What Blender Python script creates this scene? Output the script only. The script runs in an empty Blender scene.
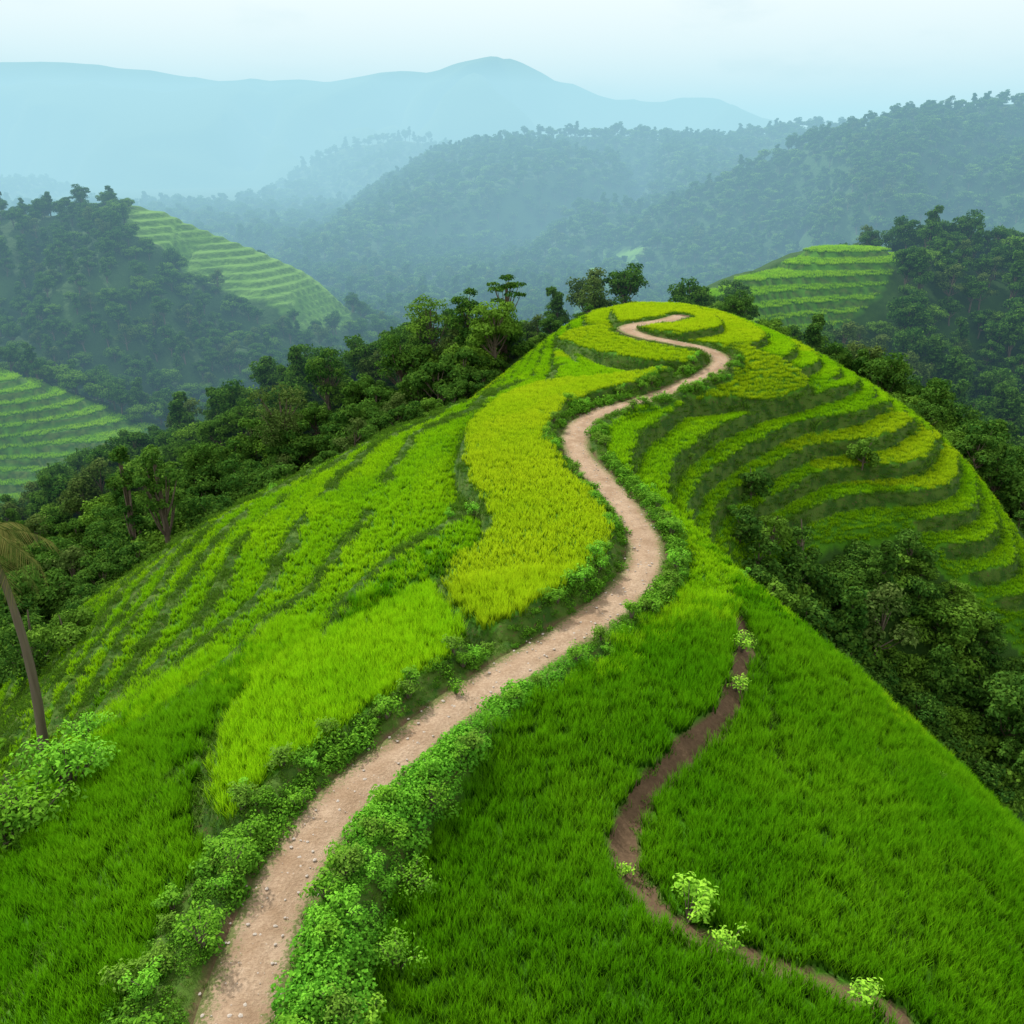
import bpy, math, numpy as np, time
T0=time.time()
rng=np.random.default_rng(7)
# ------------------------------------------------------------------ camera
F=887.0; P=math.radians(22.7); CH=20.0
cp,sp=math.cos(P),math.sin(P)
scene=bpy.context.scene
cam=bpy.data.cameras.new("camera"); co=bpy.data.objects.new("camera",cam); scene.collection.objects.link(co)
cam.sensor_width=36; cam.lens=F/1024*36; cam.clip_end=20000; cam.clip_start=0.1
co.location=(0,0,CH); co.rotation_euler=(math.radians(90)-P,0,0); scene.camera=co
def ray(u,v):
    a=(u-512)/F; b=(v-512)/F
    return np.array([a, cp-b*sp, -sp-b*cp])
# ------------------------------------------------------------------ noise
TB=[rng.random((256,256)) for _ in range(4)]
def vn(x,y,s=0):
    t=TB[s%4]; x=np.asarray(x)+s*17.3; y=np.asarray(y)+s*9.1
    xi=np.floor(x).astype(int); yi=np.floor(y).astype(int); fx=x-xi; fy=y-yi
    fx=fx*fx*(3-2*fx); fy=fy*fy*(3-2*fy)
    a=t[xi&255,yi&255]; b=t[(xi+1)&255,yi&255]; c=t[xi&255,(yi+1)&255]; d=t[(xi+1)&255,(yi+1)&255]
    return (a*(1-fx)+b*fx)*(1-fy)+(c*(1-fx)+d*fx)*fy
def fbm(x,y,s=0,o=4):
    r=0;a=.5
    for i in range(o):
        r=r+a*(vn(x*2**i,y*2**i,s+i)-.5); a*=.5
    return r*2
def ss(a,b,x):
    t=np.clip((x-a)/(b-a),0,1); return t*t*(3-2*t)
# ------------------------------------------------------------------ landform control points
CPT=[(-7,-25,0),(-7,0,0),(-6.5,15,0),(-14,15,-1.2),(-25,15,-7),(-40,15,-19),(-62,15,-35),(-25,-10,-6),(-45,-10,-18),(25,-10,-7),(45,-10,-20),
(5,15,-.5),(15,15,-2.5),(25,15,-7),(40,15,-18),(60,15,-34),
(-1,30,0),(-12,30,-1.4),(-24,30,-8.2),(-36,30,-20.5),(-52,30,-35),(8,30,-.5),(16,30,-3.4),(25,30,-10.5),(36,30,-22),(52,30,-36),
(7,42,0),(15,42,-3.9),(22,42,-11.8),(30,42,-21),(42,42,-32),
(6,50,0),(-5,48,-1.4),(-18,48,-5.5),(-30,50,-13.3),(-40,50,-23),(-56,50,-37),(12,50,-3.2),(17,51,-10.3),(25,51,-20),(36,51,-27),(50,52,-34),
(10,60,-1.9),(15,60,-7.2),(22,61,-15.5),(31,61,-23),(46,60,-29),
(5,65,0),(-6,65,-2),(-18,65,-6.5),(-30,65,-13),(-42,66,-22),(-60,66,-36),(14,68,-2.2),(21,69,-8),(31,68,-16),(46,68,-19),(57,68,-31),
(13,77,0),(0,80,-2),(-12,80,-6.5),(-24,80,-12.5),(-36,80,-20),(-52,82,-31),(20,76,-2.2),(28,77,-7),(38,77,-9),(46,77,-13.5),(62,78,-31),
(20,86,.8),(29,87,-.9),(37,88,-4),(45,88,-9),(56,90,-20),
(10,92,1.2),(3,93,-1.8),(-6,95,-7.5),(-16,95,-13),(-30,98,-24),(26,97,.9),(34,98,-2.2),(42,99,-7.5),(53,100,-16),
(17,104,2.1),(8,106,.3),(0,108,-6),(-13,110,-15),(-30,115,-22),(28,110,-.6),(38,112,-6),(52,114,-16),
(20,122,-1.5),(36,125,-8),(4,124,-7.5),(-14,128,-13),(-38,142,-22),(-70,145,-36),(-60,110,-34),(-85,90,-40),
(18,140,-7),(24,152,-7),(40,166,-5),(64,188,0),(90,190,-2),(125,180,-5),(160,175,-12),(34,140,-15),(54,149,-18),(78,160,-19),(110,150,-20),(140,150,-22),
(80,112,-31),(110,115,-32),(70,92,-33),(95,85,-38),(150,110,-36),(75,60,-42),(100,50,-48),(150,60,-50),(75,20,-46),(120,10,-52),(210,60,-54),(210,150,-35),(210,220,-50),
(120,225,-30),(70,225,-30),(10,175,-28),(0,155,-26),(-20,185,-45),(30,230,-50),(-40,235,-56),
(-130,212,-31),(-108,203,-35),(-70,192,-45),(-170,205,-34),(-150,176,-46),(-110,170,-52),(-48,175,-51),(-95,150,-52),(-130,130,-50),(-180,140,-50),(-130,235,-52),(-180,240,-52),(-80,230,-56),
(-80,45,-46),(-85,10,-50),(-120,50,-52),(-180,60,-55),(-180,0,-58),(210,0,-58),(-100,-30,-56),(110,-30,-56),(210,-40,-60),(-190,-40,-60)]
CPT=np.array(CPT,float); CX=CPT[:,:2]/50
def phi(r2): return .5*r2*np.log(r2+1e-12)
_n=len(CPT); A=np.zeros((_n+3,_n+3))
A[:_n,:_n]=phi(((CX[:,None]-CX[None])**2).sum(-1))+np.eye(_n)*2e-4
A[:_n,_n]=1; A[:_n,_n+1:]=CX; A[_n,:_n]=1; A[_n+1:,:_n]=CX.T
W=np.linalg.solve(A,np.concatenate([CPT[:,2],[0,0,0]]))
def tps(x,y):
    x=np.asarray(x,float);y=np.asarray(y,float); sh=x.shape
    q=np.stack([x.ravel(),y.ravel()],1)/50; out=np.empty(len(q))
    for i in range(0,len(q),20000):
        c=q[i:i+20000]
        out[i:i+20000]=phi((c[:,0:1]-CX[:,0])**2+(c[:,1:2]-CX[:,1])**2)@W[:_n]+W[_n]+c@W[_n+1:]
    return np.maximum(out,-62).reshape(sh)
def pick(u,v,hf=tps,t0=8,t1=450,n=1800):
    d=ray(u,v); t=np.linspace(t0,t1,n); p=d[None]*t[:,None]+np.array([0,0,CH])
    below=p[:,2]<hf(p[:,0],p[:,1]); i=int(np.argmax(below)) if below.any() else n-1
    return p[i,0],p[i,1]
def smooth_poly(pts,step=.35,closed=False):
    pts=np.array(pts,float)
    if closed: pts=np.vstack([pts[-1:],pts,pts[:2]])
    else: pts=np.vstack([2*pts[0]-pts[1],pts,2*pts[-1]-pts[-2]])
    out=[]
    for i in range(1,len(pts)-2):
        p0,p1,p2,p3=pts[i-1:i+3]; m=max(2,int(np.linalg.norm(p2-p1)/step))
        for t in np.arange(m)/m:
            out.append(.5*((2*p1)+(-p0+p2)*t+(2*p0-5*p1+4*p2-p3)*t*t+(-p0+3*p1-3*p2+p3)*t**3))
    if not closed: out.append(pts[-2])
    return np.array(out)
def dist_poly(x,y,pl,closed=False):
    a=pl; b=np.roll(pl,-1,0)
    if not closed: a=pl[:-1]; b=pl[1:]
    x=np.ravel(x);y=np.ravel(y); D=np.full(len(x),1e9); I=np.zeros(len(x),int); C=np.zeros(len(x))
    mn=pl.min(0)-12; mx=pl.max(0)+12
    sel=np.where((x>mn[0])&(x<mx[0])&(y>mn[1])&(y<mx[1]))[0]
    ab=b-a; L=(ab**2).sum(1)+1e-9
    for i in range(0,len(sel),8000):
        s=sel[i:i+8000]; px=x[s][:,None]-a[:,0]; py=y[s][:,None]-a[:,1]
        t=np.clip((px*ab[:,0]+py*ab[:,1])/L,0,1)
        dx=px-t*ab[:,0]; dy=py-t*ab[:,1]; d2=dx*dx+dy*dy; j=d2.argmin(1); r=np.arange(len(s))
        D[s]=np.sqrt(d2[r,j]); I[s]=j; C[s]=np.sign(ab[j,0]*py[r,j]-ab[j,1]*px[r,j])
    return D,I,C
def inside(x,y,pl):
    x=np.ravel(x);y=np.ravel(y); r=np.zeros(len(x),bool)
    sel=np.where((x>=pl[:,0].min())&(x<=pl[:,0].max())&(y>=pl[:,1].min())&(y<=pl[:,1].max()))[0]
    X=x[sel];Y=y[sel]; rr=np.zeros(len(sel),bool); n=len(pl)
    for i in range(n):
        x1,y1=pl[i];x2,y2=pl[(i+1)%n]
        if y1==y2: continue
        c=((y1>Y)!=(y2>Y))&(X<(x2-x1)*(Y-y1)/(y2-y1)+x1); rr^=c
    r[sel]=rr; return r
# ------------------------------------------------------------------ path and fields (surveyed on the landform)
pp=[(205,1090),(238,1020),(262,940),(300,860),(345,800),(395,762),(440,722),(500,680),(555,645),(605,612),(640,578),(645,545),(628,512),(600,480),(577,452),(577,430),(598,413),(640,402),(680,388),(708,374),(722,362),(712,351),(680,343),(645,337),(624,330),(640,324),(668,320),(680,316)]
PW=smooth_poly([(-7.5,-25),(-7.2,-5),(-7,6)]+[pick(*q) for q in pp[1:]],.3)
k=np.ones(9)/9
for _ in range(2):
    q=PW.copy()
    for c in range(2): q[4:-4,c]=np.convolve(PW[:,c],k,'valid')
    PW=q
PZ=tps(PW[:,0],PW[:,1]); kk=np.ones(31)/31; PZ=np.convolve(np.pad(PZ,15,'edge'),kk,'valid')
def poly(l): return smooth_poly([pick(*q) for q in l],.4,True)
FA=poly([(478,425),(520,397),(600,384),(668,375),(655,386),(600,398),(560,418),(548,445),(562,478),(592,508),(612,540),(600,575),(560,612),(528,632),(495,640),(468,625),(448,598),(455,578),(492,545),(490,520),(468,480),(468,450)])
FB=poly([(440,612),(462,652),(425,690),(372,725),(322,762),(280,805),(252,832),(228,835),(217,800),(224,760),(255,705),(300,665),(370,630),(425,600)])
FT1=poly([(735,352),(785,368),(806,388),(785,402),(700,405),(680,400),(728,378)])
FT2=poly([(560,340),(600,329),(625,341),(665,350),(698,358),(690,366),(640,362),(590,352)])
FIELDS=[(FA,.7),(FB,.5),(FT1,.5),(FT2,.3)]
SW=smooth_poly([pick(*q) for q in [(742,622),(742,660),(728,705),(690,740),(645,778),(626,815),(630,860),(655,905),(700,940),(760,968),(830,1000),(900,1040)]]+[(11,10)],.3)
ZONE=np.array([(-62,-25),(-52,30),(-46,55),(-40,80),(-26,92),(-10,98),(-3,104),(2,114),(8,122),(22,126),(34,119),(44,108),(50,94),(55,82),(54,70),(48,64),(41,67),(35,72),(28,70),(22,65),(18,61),(18.5,57),(26,56),(36,54),(60,50),(60,-25)],float)
ZF=np.array([(13,134),(19,152),(38,168),(66,192),(82,190),(70,172),(50,154),(32,141),(22,132)],float)
ZM=np.array([(-180,215),(-130,215),(-100,206),(-58,194),(-58,184),(-105,170),(-150,168),(-185,176)],float)
PH=.8
PS=PW[np.argsort(PW[:,1])]
def surf(x,y,full=False):
    sh=np.shape(x); x=np.ravel(x).astype(float); y=np.ravel(y).astype(float)
    h0=tps(x,y); e=.6
    slope=np.hypot((tps(x+e,y)-h0)/e,(tps(x,y+e)-h0)/e)+.02
    dp,ip,cr=dist_poly(x,y,PW)
    kn=ss(84,90,y)*(1-ss(129,131,y))
    away=ss(2,14,dp)*(1-.6*kn)
    iz=inside(x,y,ZONE)
    h=h0+(.9*fbm(x/14,y/14,1,3))*away
    dz,_,_=dist_poly(x,y,ZONE,True)
    far=inside(x,y,ZF)|inside(x,y,ZM)
    wt=np.where(iz,ss(0,3,np.where(dz>1e8,50,dz)),0.); wt=np.maximum(wt,far*1.)
    right=ss(-1,1,x-np.interp(y,PS[:,1],PS[:,0]))
    hh=h+.2*fbm(x/5,y/5,2,3)*away+(1-right)*away*1.6*fbm(x/26,y/20,3,2)
    upper=ss(50,62,y); mid=ss(26,40,y); sf=np.where(slope>.3,1.,slope/.3)
    brk=ss(-.5,-.1,fbm(x/9,y/9,0,3))
    zt=0;rm=np.zeros(len(x),bool);lev=np.zeros(len(x)); bund=np.zeros(len(x),bool)
    for wgt,S,a,w,bd in (((1-right)*(1-kn),1.75,.75-.6*mid,.45,1.15*mid*brk*(1-.35*ss(16,32,-x))),(right*(1-kn),1.8,.8-.40*upper,.35+.15*upper,.10*upper),(kn,.95,.15,.4,.12)):
        kx=(hh-PH)/S; L=np.floor(kx); f=kx-L; rw=np.clip(w*slope/S,.012,.34)
        rr=np.clip((f-(1-rw))/rw,0,1); rr=rr*rr*(3-2*rr)
        zt=zt+wgt*(PH+S*(L+.467*(1-a)+a*f+(1-a)*rr)); sel=wgt>.5
        rm|=sel&((f>1-rw*1.05)); bm_=sel&(f<bd*slope*sf/S); rm|=bm_; bund|=bm_; lev=np.where(sel,L+S*20,lev)
    z=h*(1-wt)+zt*wt
    riser=rm&(wt>.5)
    z=z+(~(iz|far))*1.2*fbm(x/9,y/9,3,4)
    fld=np.zeros(len(x),int); edge=np.zeros(len(x),bool)
    for i,(pl,off) in enumerate(FIELDS):
        d,_,_=dist_poly(x,y,pl,True); ins=inside(x,y,pl); sd=np.where(ins,-d,d)
        w=1-ss(0.0,.45,sd); z=z*(1-w)+(h0+off+.12*fbm(x/8,y/8,1,2))*w
        w2=(1-ss(.4,2.2,sd))*(sd>0)*.5; z=z-w2*ss(0.3,.6,sd)
        fld[ins]=i+1; edge|=(sd>0)&(sd<.9); riser&=~ins
    ds,_,cs=dist_poly(x,y,SW); sd=np.where(cs>0,ds,-ds)
    fade=ss(0,6,37-y)*(ds<1e8)
    z=z-.55*ss(-.2,.8,np.clip(sd,-20,20))*(1-ss(6,11,np.abs(sd)))*fade
    z=z-.25*(1-ss(.1,.6,ds))
    # path bench; in the foreground its right side drops down a bushy bank to the field
    z=z-1.1*ss(2.0,3.2,dp)*(1-ss(6,12,dp))*(cr<0)*ss(30,22,y)
    bw=1.1+.95*ss(0,12,30-y)-.35*ss(84,92,y)
    hp=PZ[np.clip(ip,0,len(PZ)-1)]
    w=1-ss(1.0,1.3+bw,dp); z=z*(1-w)+(hp-.08)*w
    z=z+.36*(1-ss(82,90,y))*ss(.95,1.5,dp)*(1-ss(1.2+bw*.6,1.3+bw,dp))*(.6+.8*vn(x*1.3,y*1.3,2))*(dp<9)
    z=z+.05*fbm(x*1.7,y*1.7,0,2)*(dp>1.)
    if not full: return z.reshape(sh)
    strip=ds<.36+.16*ss(26,18,y)+.22*vn(x,y,1)
    bank=(dp<1.0+bw+.45*fbm(x/2,y/2,2,2))
    rice=(iz&(dz>.3)|far)&~riser&~bank&~strip&~(edge&(fld==0))
    return dict(z=z,dp=dp,bank=bank,strip=strip,rice=rice,riser=riser|(edge&(fld==0)),bund=bund&riser,fld=fld,zone=iz|far,h=h0,ds=ds,cr=cr,dz=dz,iz=iz,lev=lev,right=right)
# ------------------------------------------------------------------ helpers
def link(o,parent=None):
    scene.collection.objects.link(o)
    if parent: o.parent=parent
    return o
def mesh_obj(name,V,Fc,mat=None,parent=None,smooth=False,attrs=None,tri=False):
    me=bpy.data.meshes.new(name); V=np.asarray(V,np.float32); Fc=np.asarray(Fc,np.int32)
    n=Fc.shape[1]; me.vertices.add(len(V)); me.vertices.foreach_set("co",V.ravel())
    me.loops.add(Fc.size); me.loops.foreach_set("vertex_index",Fc.ravel())
    me.polygons.add(len(Fc)); me.polygons.foreach_set("loop_start",np.arange(len(Fc),dtype=np.int32)*n)
    me.polygons.foreach_set("loop_total",np.full(len(Fc),n,np.int32))
    if smooth: me.polygons.foreach_set("use_smooth",np.ones(len(Fc),bool))
    me.update(calc_edges=True)
    for k_,v_ in (attrs or {}).items():
        v_=np.asarray(v_,np.float32)
        if v_.ndim==1: a=me.attributes.new(k_,'FLOAT','POINT'); a.data.foreach_set("value",v_)
        else: a=me.attributes.new(k_,'FLOAT_COLOR','POINT'); a.data.foreach_set("color",v_.ravel())
    if mat: me.materials.append(mat)
    return link(bpy.data.objects.new(name,me),parent)
def grid_faces(nx,ny):
    i=np.arange(nx*ny).reshape(ny,nx); return np.stack([i[:-1,:-1],i[:-1,1:],i[1:,1:],i[1:,:-1]],-1).reshape(-1,4)
class MB:
    def __init__(s): s.V=[];s.F=[];s.A=[];s.n=0
    def add(s,V,Fc,a):
        V=np.asarray(V,float); s.V.append(V); s.F.append(np.asarray(Fc)+s.n); s.A.append(np.broadcast_to(np.asarray(a,float),(len(V),)).copy()); s.n+=len(V)
    def tube(s,pts,rad,sides=7,a=0.):
        pts=np.array(pts,float); t=np.gradient(pts,axis=0); t/=np.linalg.norm(t,axis=1)[:,None]+1e-9
        ref=np.array([.13,1,.07]) ; V=[]
        for p,tt,r in zip(pts,t,rad):
            e=np.cross(tt,ref); e/=np.linalg.norm(e); g=np.cross(tt,e)
            for q in range(sides):
                an=2*math.pi*q/sides; V.append(p+r*(math.cos(an)*e+math.sin(an)*g))
        Fc=[]
        for i in range(len(pts)-1):
            for q in range(sides):
                q2=(q+1)%sides; Fc.append((i*sides+q,i*sides+q2,(i+1)*sides+q2,(i+1)*sides+q))
        s.add(V,Fc,a)
    def leaves(s,P_,N,size,aspect,shade,rg):
        n=len(P_); r=rg.normal(size=(n,3)); U=np.cross(N,r); U/=np.linalg.norm(U,axis=1)[:,None]+1e-9
        Vv=np.cross(N,U); sz=size*(.6+.8*rg.random(n))[:,None]; w=sz/aspect
        a=P_-U*sz*.5; c=P_+U*sz*.5; b=P_+Vv*w*.5+N*sz*.1; d=P_-Vv*w*.5+N*sz*.1
        V=np.stack([a,b,c,d],1).reshape(-1,3); Fc=np.arange(4*n).reshape(n,4)
        s.add(V,Fc,np.repeat(shade,4))
    def obj(s,name,mats,parent=None,attr='shade',smooth=False):
        return mesh_obj(name,np.vstack(s.V),np.vstack(s.F),mats,parent,smooth,{attr:np.concatenate(s.A)})
def instancer(name,child,pos,scale,parent=None,tilt=0.):
    n=len(pos); yaw=rng.random(n)*2*math.pi; s=np.asarray(scale)*.5*np.ones(n)
    ex=np.stack([np.cos(yaw),np.sin(yaw),tilt*rng.normal(size=n)],1); ey=np.stack([-np.sin(yaw),np.cos(yaw),tilt*rng.normal(size=n)],1)
    V=np.stack([pos+(-ex-ey)*s[:,None],pos+(ex-ey)*s[:,None],pos+(ex+ey)*s[:,None],pos+(-ex+ey)*s[:,None]],1).reshape(-1,3)
    o=mesh_obj(name,V,np.arange(4*n).reshape(n,4),None,parent)
    o.instance_type='FACES'; o.use_instance_faces_scale=True; o.instance_faces_scale=1.0
    o.show_instancer_for_render=False; o.show_instancer_for_viewport=False
    child.parent=o; return o
# ------------------------------------------------------------------ materials
class NT:
    def __init__(s,name):
        s.m=bpy.data.materials.new(name); s.m.use_nodes=True; s.t=s.m.node_tree; s.t.nodes.clear(); s.out=s.n('ShaderNodeOutputMaterial')
    def n(s,ty,**k):
        x=s.t.nodes.new(ty)
        for a,b in k.items(): setattr(x,a,b)
        return x
    def set(s,sock,v):
        if isinstance(v,bpy.types.NodeSocket): s.t.links.new(v,sock)
        else:
            if isinstance(v,(tuple,list)) and len(v)==3 and sock.type=='RGBA': v=(*v,1)
            sock.default_value=v
    def mix(s,f,a,b,bt='MIX'):
        x=s.n('ShaderNodeMix',data_type='RGBA',blend_type=bt); s.set(x.inputs[0],f); s.set(x.inputs[6],a); s.set(x.inputs[7],b); return x.outputs[2]
    def math(s,op,a,b=0.,c=None):
        x=s.n('ShaderNodeMath',operation=op); s.set(x.inputs[0],a); s.set(x.inputs[1],b)
        if c is not None: s.set(x.inputs[2],c)
        return x.outputs[0]
    def noise(s,scale,vec=None,detail=4,rough=.55):
        x=s.n('ShaderNodeTexNoise'); x.inputs['Scale'].default_value=scale; x.inputs['Detail'].default_value=detail; x.inputs['Roughness'].default_value=rough
        if vec is not None: s.t.links.new(vec,x.inputs['Vector'])
        return x.outputs['Fac']
    def ramp(s,f,a,b):
        x=s.n('ShaderNodeMapRange',interpolation_type='SMOOTHSTEP'); s.set(x.inputs[0],f); x.inputs[1].default_value=a; x.inputs[2].default_value=b; return x.outputs[0]
    def attr(s,name): return s.n('ShaderNodeAttribute',attribute_name=name)
    def pos(s): return s.n('ShaderNodeNewGeometry').outputs['Position']
    def foliage(s,col,trans=.3,rough=.55,tcol=None):
        p=s.n('ShaderNodeBsdfDiffuse'); s.set(p.inputs['Color'],col)
        t=s.n('ShaderNodeBsdfTranslucent'); s.set(t.inputs[0],tcol if tcol is not None else col)
        m=s.n('ShaderNodeMixShader'); m.inputs[0].default_value=trans
        s.t.links.new(p.outputs[0],m.inputs[1]); s.t.links.new(t.outputs[0],m.inputs[2]); s.t.links.new(m.outputs[0],s.out.inputs[0]); return s.m
    def plain(s,col,rough=.9,bump=None,bs=.3,bd=.05):
        p=s.n('ShaderNodeBsdfPrincipled'); s.set(p.inputs['Base Color'],col); p.inputs['Roughness'].default_value=rough; p.inputs['Specular IOR Level'].default_value=.15
        if bump is not None:
            b=s.n('ShaderNodeBump'); b.inputs['Strength'].default_value=bs; b.inputs['Distance'].default_value=bd; s.t.links.new(bump,b.inputs['Height']); s.t.links.new(b.outputs[0],p.inputs['Normal'])
        s.t.links.new(p.outputs[0],s.out.inputs[0]); return s.m
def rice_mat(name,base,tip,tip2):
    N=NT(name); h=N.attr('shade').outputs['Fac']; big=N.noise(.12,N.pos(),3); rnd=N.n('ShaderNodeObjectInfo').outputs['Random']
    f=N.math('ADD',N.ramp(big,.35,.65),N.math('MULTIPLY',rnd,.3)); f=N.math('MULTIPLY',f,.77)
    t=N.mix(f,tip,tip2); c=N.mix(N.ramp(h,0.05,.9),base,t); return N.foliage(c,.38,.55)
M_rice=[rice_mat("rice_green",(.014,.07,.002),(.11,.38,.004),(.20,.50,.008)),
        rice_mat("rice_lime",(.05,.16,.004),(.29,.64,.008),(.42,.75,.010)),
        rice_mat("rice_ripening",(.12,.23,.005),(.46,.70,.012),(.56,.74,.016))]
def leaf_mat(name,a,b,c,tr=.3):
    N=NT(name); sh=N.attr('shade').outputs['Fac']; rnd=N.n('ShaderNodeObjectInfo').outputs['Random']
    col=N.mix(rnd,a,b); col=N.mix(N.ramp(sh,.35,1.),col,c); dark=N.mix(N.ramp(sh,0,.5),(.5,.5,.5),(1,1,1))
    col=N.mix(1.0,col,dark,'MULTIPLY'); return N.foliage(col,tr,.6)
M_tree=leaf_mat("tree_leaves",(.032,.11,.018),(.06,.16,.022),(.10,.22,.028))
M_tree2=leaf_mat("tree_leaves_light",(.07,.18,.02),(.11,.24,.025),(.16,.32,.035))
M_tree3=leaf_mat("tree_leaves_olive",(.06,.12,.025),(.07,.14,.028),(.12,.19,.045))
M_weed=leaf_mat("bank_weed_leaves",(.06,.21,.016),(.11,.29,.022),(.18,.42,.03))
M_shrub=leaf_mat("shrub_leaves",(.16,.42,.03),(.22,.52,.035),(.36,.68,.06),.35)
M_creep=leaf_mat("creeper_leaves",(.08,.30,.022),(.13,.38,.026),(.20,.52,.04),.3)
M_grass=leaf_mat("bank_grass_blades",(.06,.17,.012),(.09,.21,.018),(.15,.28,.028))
N=NT("bark"); M_bark=N.plain(N.mix(N.noise(6),(.08,.06,.045),(.2,.17,.13)),.9)
N=NT("terraced_ground"); z=N.attr('zone'); sp_=N.n('ShaderNodeSeparateColor'); N.t.links.new(z.outputs['Color'],sp_.inputs[0]); ps=N.pos()
n1=N.noise(.9,ps,5); n2=N.noise(6,ps,4)
forest=N.mix(n1,(.015,.05,.008),(.04,.10,.014)); ricec=N.mix(n1,(.03,.13,.006),(.07,.2,.008))
bankc=N.mix(N.ramp(n1,.4,.6),(.025,.075,.008),(.06,.12,.016)); bankc=N.mix(N.ramp(n2,.56,.72),bankc,(.09,.065,.03))
soil=N.mix(n2,(.06,.038,.022),(.15,.10,.06))
c=N.mix(sp_.outputs[2],forest,ricec); c=N.mix(sp_.outputs[1],c,bankc); c=N.mix(sp_.outputs[0],c,soil)
M_ground=N.plain(c,.95,n2,.6,.12)
N=NT("dirt"); ps=N.pos(); n1=N.noise(.7,ps,5,.6); n2=N.noise(9,ps,5,.7); at=N.attr('lat').outputs['Fac']
c=N.mix(N.ramp(n1,.3,.7),(.33,.235,.155),(.50,.385,.28)); c=N.mix(N.ramp(n2,.35,.75),N.mix(.5,c,(.17,.105,.06)),c)
gr=N.math('MULTIPLY',N.ramp(N.math('ADD',n2,N.math('MULTIPLY',at,.5)),.76,.96),.9); c=N.mix(gr,c,(.09,.13,.03))
M_dirt=N.plain(c,.95,n2,.8,.1)
# ------------------------------------------------------------------ terrain mesh
xs=np.concatenate([np.arange(-200,-54,1.2),np.arange(-54,58,.27),np.arange(58,215,1.2)])
ys=np.concatenate([np.arange(-40,4,1.5),np.arange(4,70,.27),np.arange(70,129,.28),np.arange(129,245,.9)])
X,Y=np.meshgrid(xs,ys); R=surf(X,Y,True); Z=R['z'].copy()
zc=np.zeros((len(Z),4)); zc[:,3]=1
zc[:,0]=np.where(R['strip']|(R['dp']<1.1),1,0); zc[:,1]=(R['riser']|R['bank'])&(R['iz']|R['zone']); zc[:,2]=R['zone']
Z=Z-ss(235,245,Y.ravel())*6
mesh_obj("terraced_hill",np.stack([X.ravel(),Y.ravel(),Z],1),grid_faces(len(xs),len(ys)),M_ground,None,True,{'zone':zc})
print("terrain",len(Z),time.time()-T0)
N=NT("valley_floor"); ps=N.pos(); M_valley=N.plain(N.mix(N.noise(.03,ps,6),(.02,.05,.012),(.05,.10,.02)),1,N.noise(.1,ps,5),1,3)
gx=np.linspace(-9000,9000,61); GX,GY=np.meshgrid(gx,gx); mesh_obj("valley_ground",np.stack([GX.ravel(),GY.ravel(),np.full(GX.size,-61.)],1),grid_faces(61,61),M_valley)
# ------------------------------------------------------------------ dirt path ribbon
k0=np.argmin(np.abs(PW[:,1]+20)); C=PW[k0:]; CZ=PZ[k0:]; tn=np.gradient(C,axis=0); tn/=np.linalg.norm(tn,axis=1)[:,None]; nm=np.stack([-tn[:,1],tn[:,0]],1)
m=13; lat=np.linspace(-1,1,m); hw=1.06+.22*fbm(np.arange(len(C))/7,np.zeros(len(C)),1,3)
PX=C[:,None,0]+nm[:,None,0]*lat[None]*hw[:,None]; PY=C[:,None,1]+nm[:,None,1]*lat[None]*hw[:,None]
prof=-.05*(np.exp(-((np.abs(lat)-.45)/.2)**2))-.06*ss(.75,1,np.abs(lat))
PZZ=CZ[:,None]+.02+prof[None]+.035*fbm(PX*1.5,PY*1.5,1,3)
mesh_obj("dirt_path",np.stack([PX.ravel(),PY.ravel(),PZZ.ravel()],1),grid_faces(m,len(C)),M_dirt,None,True,{'lat':np.broadcast_to(np.abs(lat),PX.shape).ravel()})
N=NT("stone"); M_stone=N.plain(N.mix(N.noise(5),(.3,.26,.22),(.5,.46,.42)),.9)
import bmesh
bm=bmesh.new(); bmesh.ops.create_icosphere(bm,subdivisions=1,radius=.5)
for v in bm.verts: v.co*= .75+.5*rng.random(); v.co.z*=.5
me=bpy.data.meshes.new("pebble"); bm.to_mesh(me); bm.free(); me.materials.append(M_stone); peb=link(bpy.data.objects.new("pebble",me))
ii=rng.integers(0,len(C),2200); la=rng.normal(size=2200)*.75; la=np.clip(la,-1.3,1.3)
px=C[ii,0]+nm[ii,0]*la; py=C[ii,1]+nm[ii,1]*la
instancer("path_stones",peb,np.stack([px,py,CZ[ii]+.01],1),.03+.12*rng.random(2200)**3)
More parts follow.
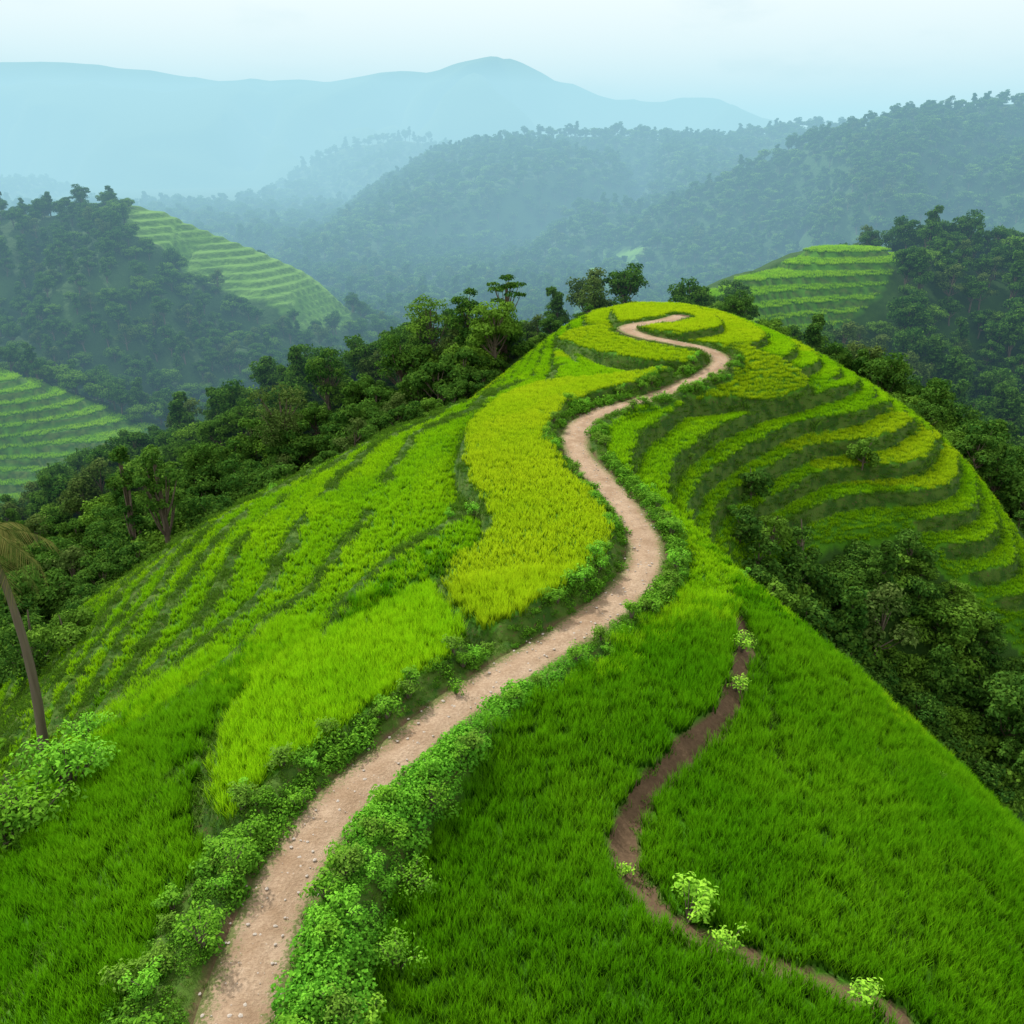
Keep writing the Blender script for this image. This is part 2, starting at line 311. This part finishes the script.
# ------------------------------------------------------------------ rice
def blades(nb,rad,h0,h1,w,lean,seed,segs=3,tufts=0):
    rg=np.random.default_rng(seed); mb=MB()
    r=rad*np.sqrt(rg.random(nb)); a=rg.random(nb)*6.283; bx=r*np.cos(a); by=r*np.sin(a); H=h0+(h1-h0)*rg.random(nb); ln=lean*(.2+rg.random(nb)); d=rg.random(nb)*6.283; t=rg.random(nb)*6.283
    if tufts:
        tr=rad*np.sqrt(rg.random(tufts)); ta=rg.random(tufts)*6.283; ti=rg.integers(0,tufts,nb); th=.85+.25*rg.random(tufts)
        bx=(tr*np.cos(ta))[ti]+rg.normal(size=nb)*.018; by=(tr*np.sin(ta))[ti]+rg.normal(size=nb)*.018; H=H*th[ti]
    V=[];A_=[]
    for i in range(segs+1):
        q=i/segs; ww=w*(1-.85*q**1.5)
        ox=bx+np.cos(d)*ln*q*q*H; oy=by+np.sin(d)*ln*q*q*H; zz=H*(q-.25*ln*q*q)
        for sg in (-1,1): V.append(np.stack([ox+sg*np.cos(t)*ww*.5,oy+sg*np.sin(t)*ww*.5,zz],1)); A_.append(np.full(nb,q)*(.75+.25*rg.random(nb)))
    V=np.stack(V,1).reshape(-1,3); A_=np.stack(A_,1).ravel(); base=np.arange(nb)[:,None]*(2*(segs+1)); Fc=[]
    for i in range(segs): Fc.append(base+np.array([[2*i,2*i+1,2*i+3,2*i+2]]))
    mb.add(V,np.vstack(Fc),0.); mb.A=[A_]; return mb
def jit(x0,x1,y0,y1,s):
    a,b=np.meshgrid(np.arange(x0,x1,s),np.arange(y0,y1,s)); a=a.ravel();b=b.ravel()
    return a+(rng.random(len(a))-.5)*s, b+(rng.random(len(a))-.5)*s
rice=link(bpy.data.objects.new("rice_field",None)); banks=link(bpy.data.objects.new("bank_vegetation",None))
def place(x0,x1,y0,y1,s,lod,sc):
    x,y=jit(x0,x1,y0,y1,s); q=surf(x,y,True); p=np.stack([x,y,q['z']-.03],1)
    lr=np.modf(np.abs(np.sin(q['lev']*12.9898+4.1)*437.585))[0]
    lim=ss(20,56,y)*.9+.3*fbm(x/9,y/9,3,2)+.08+.5*(lr-.5)*ss(24,40,y); rgn=rng.random(len(x))*.2+.4
    lim=lim-.25*ss(5,16,x)*(1-ss(55,70,y))
    cls=np.where((q['fld']==1)|(q['fld']>=3),2,np.where((q['fld']==2)|(lim>rgn),1,0))
    cls=np.where((cls==1)&(y>76)&(y<128)&(q['right']+ss(88,92,y)>.5)&(lr+.2*fbm(x/7,y/7,0,2)>.72)&(q['fld']==0),2,cls)
    for c_ in range(3):
        mk=q['rice']&(cls==c_); 
        if not mk.any(): continue
        if lod==0: ch=blades(90,.33,.48,.70,.022,.36,11+c_,2,15)
        elif lod==1: ch=blades(52,.34,.30,.44,.038,.42,21+c_,2,14)
        else: ch=blades(56,.34,.20,.30,.035,.4,31+c_,2,0)
        ch=ch.obj("rice_plants",M_rice[c_])
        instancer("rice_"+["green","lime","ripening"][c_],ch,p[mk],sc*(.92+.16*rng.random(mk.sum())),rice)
    print("rice",q['rice'].sum())
place(-42,36,6,38,.37,0,1.05); place(-50,36,38,58,.42,1,1.1); place(-50,58,58,129,.42,2,1.15); place(8,90,129,196,.9,2,2.2); place(-185,-56,166,216,1.0,2,2.4)
def leafpatch(n,rad,hgt,size,asp,seed,mat,name):
    rg=np.random.default_rng(seed); mb=MB(); r=rad*np.sqrt(rg.random(n)); a=rg.random(n)*6.283; zz=hgt*(1-(r/rad)**2*.7)*(.25+.75*rg.random(n))
    P_=np.stack([r*np.cos(a),r*np.sin(a),zz],1); Nn=np.stack([np.cos(a)*.4,np.sin(a)*.4,np.ones(n)],1)+rg.normal(size=(n,3))*.45; Nn/=np.linalg.norm(Nn,axis=1)[:,None]
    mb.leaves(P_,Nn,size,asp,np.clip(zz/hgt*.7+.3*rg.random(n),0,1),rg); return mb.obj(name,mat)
def shrub_mb(size,leaf,n,seed,stems=7):
    rg=np.random.default_rng(seed); w=MB(); l=MB()
    for i in range(stems):
        a=rg.random()*6.283; r=size*.55*rg.random(); tip=np.array([r*math.cos(a),r*math.sin(a),size*(.5+.5*rg.random())]); w.tube([(0,0,-.1),tip*.5+np.array([0,0,.1*size]),tip],[.02*size,.014*size,.005*size],5)
        m_=n//stems; c=tip*np.array([1,1,.85]); d=rg.normal(size=(m_,3)); d/=np.linalg.norm(d,axis=1)[:,None]; P_=c+d*size*.3*(.3+.7*rg.random((m_,1)))*np.array([1,1,.8]); P_[:,2]=np.maximum(P_[:,2],.03)
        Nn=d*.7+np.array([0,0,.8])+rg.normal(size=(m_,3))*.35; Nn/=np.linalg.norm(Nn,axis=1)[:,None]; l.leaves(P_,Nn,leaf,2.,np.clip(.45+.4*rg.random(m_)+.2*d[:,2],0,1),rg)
    return w,l
def wood_leaf_obj(name,w,l,mat,parent=None):
    V=np.vstack(w.V+l.V); Fc=np.vstack([np.vstack(w.F),np.vstack(l.F)+w.n]); o=mesh_obj(name,V,Fc,M_bark,parent,False,{'shade':np.concatenate(w.A+l.A)}); o.data.materials.append(mat)
    mi=np.zeros(len(Fc),np.int32); mi[sum(len(f) for f in w.F):]=1; o.data.polygons.foreach_set("material_index",mi); return o
def scatter_bank(x0,x1,y0,y1,s):
    x,y=jit(x0,x1,y0,y1,s); q=surf(x,y,True); p=np.stack([x,y,q['z']],1); r=rng.random(len(x)); cl=fbm(x/1.6,y/1.6,1,3)
    side=q['bank']&(q['dp']>1.0+.3*ss(82,90,y)); keep=side&((q['dp']>1.15)|(r<.4)); near=y<32; hi=y<84
    hedge=keep&near&(q['cr']<0)&(q['dp']>1.15)&(r<.9)
    a=keep&~hedge&(cl>-.25)&(r<.75)&hi; b=keep&~hedge&(cl>-.1)&(r>=.35)&(r<.7)&hi; sc=(.65+.7*rng.random(len(x)))*(.85+np.clip(cl,-.3,.6)); f=s/.32
    c=(q['riser']&q['zone']&~q['bank'])|(q['strip']&(q['ds']>.3)&(r<.5))
    P1=p.copy(); P1[:,2]-=.02; r2=rng.random(len(x))
    bush=(keep&hi&(q['dp']>1.4)&(r2<.11*(s/.3)**2))|(c&hi&~q['strip']&~q['bund']&(r2<.006*(s/.3)**2))
    for i,mt in enumerate((M_weed,M_creep,M_tree2)):
        mk=bush&(((r2*1e5).astype(int)%3)==i)
        if mk.any():
            w_,l_=shrub_mb(.8,.10,420,90+i,8); instancer("bank_bushes",wood_leaf_obj("bush",w_,l_,mt),P1[mk],.45+.8*r[mk],banks,.1)
    for mk,ch,nm_,k_ in ((a,leafpatch(110,.34,.34,.085,1.5,1,M_weed,"weed_leaves"),"bank_weeds",1.),(b,leafpatch(60,.36,.5,.13,2.2,2,M_weed,"herb_leaves"),"bank_herbs",1.),
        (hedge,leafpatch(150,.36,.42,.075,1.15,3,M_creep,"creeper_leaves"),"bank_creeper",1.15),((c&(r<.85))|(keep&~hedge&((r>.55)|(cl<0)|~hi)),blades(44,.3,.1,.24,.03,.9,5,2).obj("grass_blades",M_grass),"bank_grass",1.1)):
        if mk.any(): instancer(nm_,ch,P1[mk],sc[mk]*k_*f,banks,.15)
    print("bank",keep.sum(),c.sum(),bush.sum())
scatter_bank(-42,40,6,48,.3); scatter_bank(-50,58,48,129,.38)
# ------------------------------------------------------------------ trees
def tree_mesh(seed,H,cr,nclump,nl,leaf,kind,mat,flat=.7):
    rg=np.random.default_rng(seed); wood=MB(); lv=MB(); th=H*.42
    bend=rg.normal(size=2)*.25; tr=[np.array([bend[0]*t*t,bend[1]*t*t,H*.85*t]) for t in np.linspace(0,1,7)]
    tr[0][2]=-1.0
    wood.tube(tr,[.028*H*(1-.8*t)+.01 for t in np.linspace(0,1,7)],7)
    cs=[]
    for i in range(nclump):
        a=rg.random()*6.283; rr=cr*math.sqrt(rg.random())*.85
        if kind==0: zz=th+(H-th)*(.15+.85*rg.random()*(1-.55*(rr/cr)**2))
        elif kind==1: zz=H*(.25+.75*rg.random()); rr*=max(.25,1.15-zz/H)
        elif kind==3: zz=H*(.15+.75*rg.random()*(1-.6*(rr/cr)**2))
        else: zz=H*(.78+.2*rg.random())-.15*H*(rr/cr)**2
        c=np.array([rr*math.cos(a),rr*math.sin(a),zz]); r=cr*(.24+.2*rg.random())*(1 if kind!=2 else .85); cs.append((c,r))
        t0=tr[min(6,max(1,int(zz/H*6)-1))]; mid=(t0+c)/2+np.array([0,0,-.05*H])*rg.random()
        wood.tube([t0,mid,c],[.010*H,.007*H,.003*H],5)
    for c,r in cs:
        d=rg.normal(size=(nl,3)); d[:,2]=np.where(d[:,2]<-.5,-d[:,2]*.6,d[:,2]); d/=np.linalg.norm(d,axis=1)[:,None]
        rad=r*(.55+.55*rg.random(nl)**.6)*(1+.25*np.sin(d[:,0]*5+c[0])*np.cos(d[:,1]*4))
        P_=c+d*rad[:,None]*np.array([1,1,flat]); Nn=d+rg.normal(size=(nl,3))*.55+np.array([0,0,.35]); Nn/=np.linalg.norm(Nn,axis=1)[:,None]
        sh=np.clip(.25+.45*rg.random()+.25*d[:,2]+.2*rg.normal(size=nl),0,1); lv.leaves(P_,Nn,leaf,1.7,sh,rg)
    return wood,lv
def tree_obj(name,parent=None,mat=None,**k):
    w,l=tree_mesh(mat=mat,**k); return wood_leaf_obj(name,w,l,mat,parent)
KT=[dict(seed=1,H=7.5,cr=3.0,nclump=22,nl=190,leaf=.42,kind=0,mat=M_tree),dict(seed=2,H=9,cr=3.1,nclump=24,nl=180,leaf=.40,kind=0,mat=M_tree),
    dict(seed=3,H=6.2,cr=3.3,nclump=24,nl=170,leaf=.42,kind=0,mat=M_tree2),dict(seed=4,H=9.5,cr=2.6,nclump=24,nl=170,leaf=.40,kind=1,mat=M_tree),
    dict(seed=5,H=8.,cr=3.2,nclump=17,nl=140,leaf=.38,kind=0,mat=M_tree3),dict(seed=6,H=5.,cr=2.7,nclump=18,nl=180,leaf=.36,kind=0,mat=M_tree2)]
KF=[dict(k_,nl=50,leaf=.78) for k_ in KT]
PR=np.array([.26,.22,.16,.16,.08,.12])
KU=[dict(seed=71,H=2.6,cr=1.9,nclump=14,nl=130,leaf=.28,kind=3,mat=M_tree2),dict(seed=72,H=3.4,cr=1.8,nclump=15,nl=130,leaf=.28,kind=3,mat=M_tree),dict(seed=73,H=2.2,cr=2.0,nclump=14,nl=130,leaf=.26,kind=3,mat=M_tree)]
def forest(name,pos,sc,kinds=KT,pr=PR):
    par=link(bpy.data.objects.new(name,None)); v=rng.choice(len(kinds),len(pos),p=pr)
    for i in range(len(kinds)):
        mk=v==i
        if mk.any():
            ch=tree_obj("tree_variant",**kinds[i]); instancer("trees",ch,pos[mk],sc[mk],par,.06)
    print(name,len(pos))
x,y=jit(-195,210,-5,240,4.2); q=surf(x,y,True)
def okf(x,y,q,dmin):
    o=~q['zone']&~((x>-62)&(x<58)&(y<40))&(q['dz']>dmin)&~((np.abs(x)>110)&(y<70))
    dF,_,_=dist_poly(x,y,ZF,True); o&=dF>2.5
    o&=~((y>134)&(y<225)&(x>2)&(x<74)&(y>140+(x-15)*.95))
    o&=~((x>-185)&(x<-50)&(y>150)&(y<176))
    return o
out=okf(x,y,q,1.6)
pos=np.stack([x,y,q['z']-.3],1)[out]; sc=(.62+.5*rng.random(len(x)))[out]
nr=np.clip((q['dz'][out])/8,0,1); sc*=.62+.38*nr
forest("forest",pos,sc)
x,y=jit(-75,110,36,160,2.8); q=surf(x,y,True); out=okf(x,y,q,.5)
x2,y2=jit(18,66,50,80,1.9); q2=surf(x2,y2,True); o2=okf(x2,y2,q2,.4)
x3,y3=jit(-185,-50,150,172,3.2); z3=surf(x3,y3)
forest("undergrowth",np.concatenate([np.stack([x,y,q['z']-.2],1)[out],np.stack([x2,y2,q2['z']-.2],1)[o2],np.stack([x3,y3,z3-.2],1)]),np.concatenate([(.6+.5*rng.random(len(x)))[out],(.7+.6*rng.random(len(x2)))[o2],1+.6*rng.random(len(x3))]),KU,np.array([.3,.35,.35]))
# ------------------------------------------------------------------ hills and mountains
N=NT("hill_forest_floor"); ps=N.pos(); fl=N.attr('field').outputs['Fac']; c=N.mix(N.noise(.08,ps,6),(.02,.06,.015),(.05,.11,.025)); c=N.mix(fl,c,N.mix(N.noise(.15,ps,4),(.08,.20,.03),(.14,.29,.04))); M_hill=N.plain(c,1,N.noise(.25,ps,5),.8,2.)
def hill(name,sil,Yc,Wf,Wb,dx,amp,seed,th=6,zb=-61,fields=(),spacing=0,tsc=1.,fs=60.):
    pts=[]
    for u,v in sil:
        d=ray(u,v); t=Yc/d[1]; pts.append((d[0]*t,CH+d[2]*t-th))
    pts=np.array(pts); pts=pts[pts[:,0].argsort()]
    x0,x1=pts[0,0],pts[-1,0]
    cz=lambda x: np.interp(x,pts[:,0],pts[:,1])
    def hf(x,y):
        yc=Yc+.12*Wf*fbm(x/(Wf*1.2),x*0+seed,1,2); c_=cz(x)+.02*(Wf)*fbm(x/(Wf*.25),x*0+seed,2,3)*.5
        t=np.where(y<yc,(yc-y)/Wf,(y-yc)/Wb); tc=np.clip(t,0,1)
        pr=1-tc**1.35; wx=x+fs*.5*fbm(x/fs,y/fs,seed,2); rdg=np.abs(fbm(wx/fs+seed*3.1,y/fs/1.8,seed+1,4))
        z=zb+(c_-zb)*pr-amp*(1-np.clip(rdg*3,0,1))*np.clip(4*tc*(1-tc),0,1)**.8
        return np.where(t>1,zb-3,np.maximum(z,zb-3))
    gx=np.arange(x0,x1,dx); gy=np.arange(Yc-Wf*1.15,Yc+Wb*1.1,dx); GX,GY=np.meshgrid(gx,gy); GZ=hf(GX,GY).ravel(); fa=np.zeros(GX.size)
    FP=[np.array([pick(u,v,hf,Yc-Wf*1.2,Yc*1.4,1500) for u,v in f]) for f in fields]
    for fp in FP:
        ins=inside(GX,GY,fp); k_=(GZ+1.4*fbm(GX.ravel()/20,GY.ravel()/20,1,2))/2.; L=np.floor(k_); f_=k_-L; GZ=np.where(ins,2.*(L+.35*f_+.65*ss(.65,1,f_)),GZ); fa=np.where(ins,np.where(f_>.68,.45,1.),fa)
    mesh_obj(name,np.stack([GX.ravel(),GY.ravel(),GZ],1),grid_faces(len(gx),len(gy)),M_hill,None,True,{'field':fa})
    if spacing:
        x,y=jit(x0,x1,Yc-Wf*1.02,Yc+Wb*.35,spacing); z=hf(x,y); ok=z>zb-1
        for fp in FP: ok&=~inside(x,y,fp)|(rng.random(len(x))<.02)
        vis=np.abs(x)<y*.75+60; ok&=vis
        forest("forest",np.stack([x,y,z-.5],1)[ok],(tsc*(.75+.45*rng.random(len(x))))[ok],KT if Yc<400 else KF)
    return hf
hill("forested_hill",[(-250,230),(-100,205),(0,196),(60,196),(120,180),(165,188),(230,218),(300,252),(350,288),(400,325),(450,380)],320,115,90,1.0,9,1,6,fields=[[(130,206),(165,200),(205,215),(250,242),(300,268),(345,300),(352,325),(300,332),(240,300),(170,255),(125,235)]],spacing=5,tsc=.8,fs=45)
hill("forested_hill",[(440,345),(510,292),(530,278),(570,252),(640,218),(700,188),(760,156),(800,138),(860,118),(900,106),(950,98),(1024,90),(1150,70),(1300,90)],600,300,200,4,32,2,6,spacing=6.,tsc=1.0,fs=110,fields=[[(560,262),(600,248),(650,246),(640,262),(600,275),(570,274)]])
hill("forested_hill",[(120,340),(230,280),(300,240),(380,182),(430,152),(500,131),(560,128),(620,126),(680,136),(730,132),(790,122),(830,118),(900,125),(1050,120),(1200,160)],950,420,300,8,45,3,7,spacing=9,tsc=1.3,fs=170)
hill("forested_hill",[(-200,170),(-60,185),(0,180),(45,192),(100,230),(180,235),(230,212),(300,166),(340,143),(400,132),(450,140),(520,160),(600,150),(760,140),(1100,140)],1450,500,400,12,60,4,7,spacing=13,tsc=1.7,fs=260)
hill("mountain_range",[(-300,90),(-100,70),(0,62),(40,61),(150,68),(190,76),(250,80),(330,83),(385,72),(430,70),(490,57),(510,58),(560,78),(600,92),(640,98),(680,97),(720,98),(775,118),(850,140),(1000,150),(1300,130)],2500,900,600,16,130,5,0,fs=330)
x,y=jit(-330,420,243,700,9); ok=np.abs(x)<y*.7+30
forest("forest",np.stack([x,y,np.full(len(x),-62.)],1)[ok],(1.1+.6*rng.random(len(x)))[ok],KF)
x,y=jit(-760,0,700,1150,15)
forest("forest",np.stack([x,y,np.full(len(x),-62.)],1),1.8+.9*rng.random(len(x)),KF)
# ------------------------------------------------------------------ individual trees and plants
def at(u,v): 
    x,y=pick(u,v); return np.array([x,y,float(surf(np.array([x]),np.array([y]))[0])])
def wp(u,v,Yd,H):
    d=ray(u,v); t=Yd/d[1]; return np.array([d[0]*t,Yd,CH+d[2]*t])
def put(o,p,s=1,rz=None):
    o.location=p; o.scale=(s,)*3; o.rotation_euler=(0,0,rng.random()*6.28 if rz is None else rz)
def standing(name,u,vtop,Yd,**k):
    p=wp(u,vtop,Yd,0); g=float(surf(np.array([p[0]]),np.array([p[1]]))[0]); H=max(3.,p[2]-g); k['H']=H+.2; o=tree_obj(name,**k); put(o,(p[0],p[1],g)); print(name,u,H)
standing("flat_topped_tree",505,275,118,seed=31,cr=2.9,nclump=15,nl=120,leaf=.34,kind=2,mat=M_tree,flat=.35)
standing("broadleaf_tree",468,290,120,seed=32,cr=2.8,nclump=22,nl=180,leaf=.36,kind=0,mat=M_tree)
standing("broadleaf_tree",430,296,122,seed=33,cr=3.4,nclump=24,nl=180,leaf=.36,kind=0,mat=M_tree2)
standing("broadleaf_tree",495,305,112,seed=34,cr=3.2,nclump=24,nl=200,leaf=.36,kind=0,mat=M_tree2)
standing("broadleaf_tree",588,300,122,seed=35,cr=1.3,nclump=14,nl=120,leaf=.28,kind=3,mat=M_tree)
standing("broadleaf_tree",625,292,128,seed=36,cr=1.9,nclump=16,nl=140,leaf=.3,kind=3,mat=M_tree)
standing("broadleaf_tree",738,274,150,seed=37,cr=2.9,nclump=20,nl=170,leaf=.36,kind=0,mat=M_tree)
standing("broadleaf_tree",280,385,112,seed=38,cr=4.2,nclump=26,nl=120,leaf=.34,kind=0,mat=M_tree3)
standing("broadleaf_tree",400,335,118,seed=41,cr=3.2,nclump=24,nl=170,leaf=.36,kind=0,mat=M_tree)
standing("broadleaf_tree",325,352,122,seed=42,cr=3.0,nclump=22,nl=170,leaf=.36,kind=0,mat=M_tree)
standing("broadleaf_tree",152,440,92,seed=39,cr=2.8,nclump=22,nl=180,leaf=.36,kind=0,mat=M_tree)
standing("broadleaf_tree",118,450,96,seed=40,cr=2.6,nclump=22,nl=180,leaf=.36,kind=1,mat=M_tree)
standing("broadleaf_tree",60,610,58,seed=43,cr=2.5,nclump=22,nl=200,leaf=.26,kind=3,mat=M_tree2)
standing("broadleaf_tree",20,600,60,seed=44,cr=2.6,nclump=22,nl=200,leaf=.26,kind=3,mat=M_tree)
for i,(u,v,Y_) in enumerate([(752,484,68),(775,510,65),(808,512,66),(862,468,77),(742,520,63)]):
    standing("broadleaf_tree",u,v,Y_,seed=60+i,cr=1.5,nclump=16,nl=150,leaf=.24,kind=3,mat=(M_tree,M_tree2)[i%2])
def shrub(name,u,v,size,leaf,n,seed,mat=M_shrub,stems=7):
    w,l=shrub_mb(size,leaf,n,seed,stems); put(wood_leaf_obj(name,w,l,mat),at(u,v))
for i,(u,v,s,lf,n) in enumerate([(688,920,1.25,.15,620),(728,955,.8,.10,360),(860,1025,.7,.12,260),(626,862,.5,.09,220),(742,650,1.0,.12,360),(736,690,.8,.10,300),(368,1000,.9,.13,340),(395,940,1.3,.10,600),(410,870,1.2,.10,600),(430,805,1.1,.10,500),
    (235,890,1.2,.10,600),(205,960,1.1,.10,500),(250,850,.9,.10,400),(75,800,2.4,.2,1300),(95,742,1.8,.16,1000),(35,840,2.8,.2,1400),(5,860,2.8,.2,1200),(460,770,.8,.09,350),(575,672,.8,.09,300),(455,695,.7,.09,260),(300,812,.7,.09,260)]):
    shrub("shrub",u,v,s,lf,n,50+i,M_shrub if i in(0,1,2,3,4,5,6) else (M_creep if i in (13,14) else M_weed),12 if s<1.7 else 24)
b=at(42,745); pb=MB(); top=wp(-14,535,b[1],0); top=np.array([top[0],b[1],top[2]])-b
tp=[np.array([0,0,-.5])+(top-np.array([0,0,-.5]))*t+np.array([.5*math.sin(math.pi*t),0,0]) for t in np.linspace(0,1,12)]
pb.tube(tp,[.26*(1-.45*t)+.02*(i%2) for i,t in enumerate(np.linspace(0,1,12))],10)
palm=pb.obj("palm_tree",M_bark); palm.location=b
fr=MB(); rg=np.random.default_rng(3)
for i in range(22):
    a=i*2.4; el=.9-1.5*(i/22); Lf=2.6*(.8+.4*rg.random()); pts=[]
    for t in np.linspace(0,1,12): pts.append(tp[-1]+np.array([math.cos(a)*math.cos(el)*Lf*t,math.sin(a)*math.cos(el)*Lf*t,math.sin(el)*Lf*t-1.9*t*t]))
    fr.tube(pts,[.035*(1-.7*t) for t in np.linspace(0,1,12)],4,.3)
    for j in range(2,12):
        tt=pts[j]-pts[j-1]; tt/=np.linalg.norm(tt); sd=np.cross(tt,[0,0,1]); sd/=np.linalg.norm(sd)+1e-6
        for sg in(-1,1):
            for kx in range(3):
                p0=pts[j-1]+(pts[j]-pts[j-1])*kx/3; e=p0+sd*sg*.6*math.sin(math.pi*(.12+.85*j/12))+tt*.4+np.array([0,0,-.35-.25*rg.random()])
                fr.add([p0-tt*.03,p0+tt*.03,e+tt*.008,e-tt*.008],[(0,1,2,3)],.4+.5*rg.random())
M_palm=leaf_mat("palm_fronds",(.09,.14,.03),(.13,.15,.04),(.24,.23,.07)); fr.obj("fronds",M_palm,palm)
# ------------------------------------------------------------------ haze in the valleys (absorption, plus emission standing in for scattered sky light)
N=NT("valley_haze"); va=N.n('ShaderNodeVolumeAbsorption'); va.inputs['Color'].default_value=(.68,.62,.57,1); va.inputs['Density'].default_value=.0026
ve=N.n('ShaderNodeEmission'); ve.inputs['Color'].default_value=(.32*.50,.38*.83,.43*.93,1); ve.inputs['Strength'].default_value=.0026
ad=N.n('ShaderNodeAddShader'); N.t.links.new(va.outputs[0],ad.inputs[0]); N.t.links.new(ve.outputs[0],ad.inputs[1]); N.t.links.new(ad.outputs[0],N.out.inputs['Volume'])
hx,hy0,hy1,hz0,hz1=4500,118,5200,-60.5,150
V=[(-hx,hy0,hz0),(hx,hy0,hz0),(hx,hy1,hz0),(-hx,hy1,hz0),(-hx,hy0,hz1),(hx,hy0,hz1),(hx,hy1,hz1),(-hx,hy1,hz1)]
mesh_obj("haze",V,[(0,3,2,1),(4,5,6,7),(0,1,5,4),(1,2,6,5),(2,3,7,6),(3,0,4,7)],N.m)
# ------------------------------------------------------------------ light
az=math.radians(-38); el=math.radians(46)
sd=np.array([math.sin(az)*math.cos(el),math.cos(az)*math.cos(el),math.sin(el)])
from mathutils import Vector
L=bpy.data.lights.new("sun",'SUN'); L.energy=5.0; L.angle=math.radians(2.0); L.color=(1,.95,.86); lo=link(bpy.data.objects.new("sun",L)); lo.rotation_euler=Vector(sd).to_track_quat('Z','Y').to_euler()
w=bpy.data.worlds.new("World"); scene.world=w; w.use_nodes=True; t=w.node_tree; t.nodes.clear()
o=t.nodes.new('ShaderNodeOutputWorld'); bg=t.nodes.new('ShaderNodeBackground'); bg.inputs[1].default_value=.12
sk=t.nodes.new('ShaderNodeTexSky'); sk.sky_type='NISHITA'; sk.sun_disc=False; sk.sun_elevation=el; sk.sun_rotation=az; sk.dust_density=2.
tc=t.nodes.new('ShaderNodeTexCoord'); mp=t.nodes.new('ShaderNodeMapping'); mp.inputs['Scale'].default_value=(1,1,3.0); mp.inputs['Location'].default_value=(.9,.1,.45); t.links.new(tc.outputs['Generated'],mp.inputs[0])
nz=t.nodes.new('ShaderNodeTexNoise'); nz.inputs['Scale'].default_value=4.; nz.inputs['Detail'].default_value=8; nz.inputs['Roughness'].default_value=.52; t.links.new(mp.outputs[0],nz.inputs['Vector'])
mr=t.nodes.new('ShaderNodeMapRange'); mr.interpolation_type='SMOOTHSTEP'; mr.inputs[1].default_value=.34; mr.inputs[2].default_value=.50; mr.inputs[3].default_value=.62; mr.inputs[4].default_value=1.; t.links.new(nz.outputs['Fac'],mr.inputs[0])
mx=t.nodes.new('ShaderNodeMix'); mx.data_type='RGBA'; t.links.new(mr.outputs[0],mx.inputs[0]); t.links.new(sk.outputs[0],mx.inputs[6]); mx.inputs[7].default_value=(10.6,10.3,9.8,1)
t.links.new(mx.outputs[2],bg.inputs[0]); t.links.new(bg.outputs[0],o.inputs[0])
scene.view_settings.view_transform='Standard'; scene.view_settings.look='None'; scene.view_settings.exposure=0
print("done",time.time()-T0)
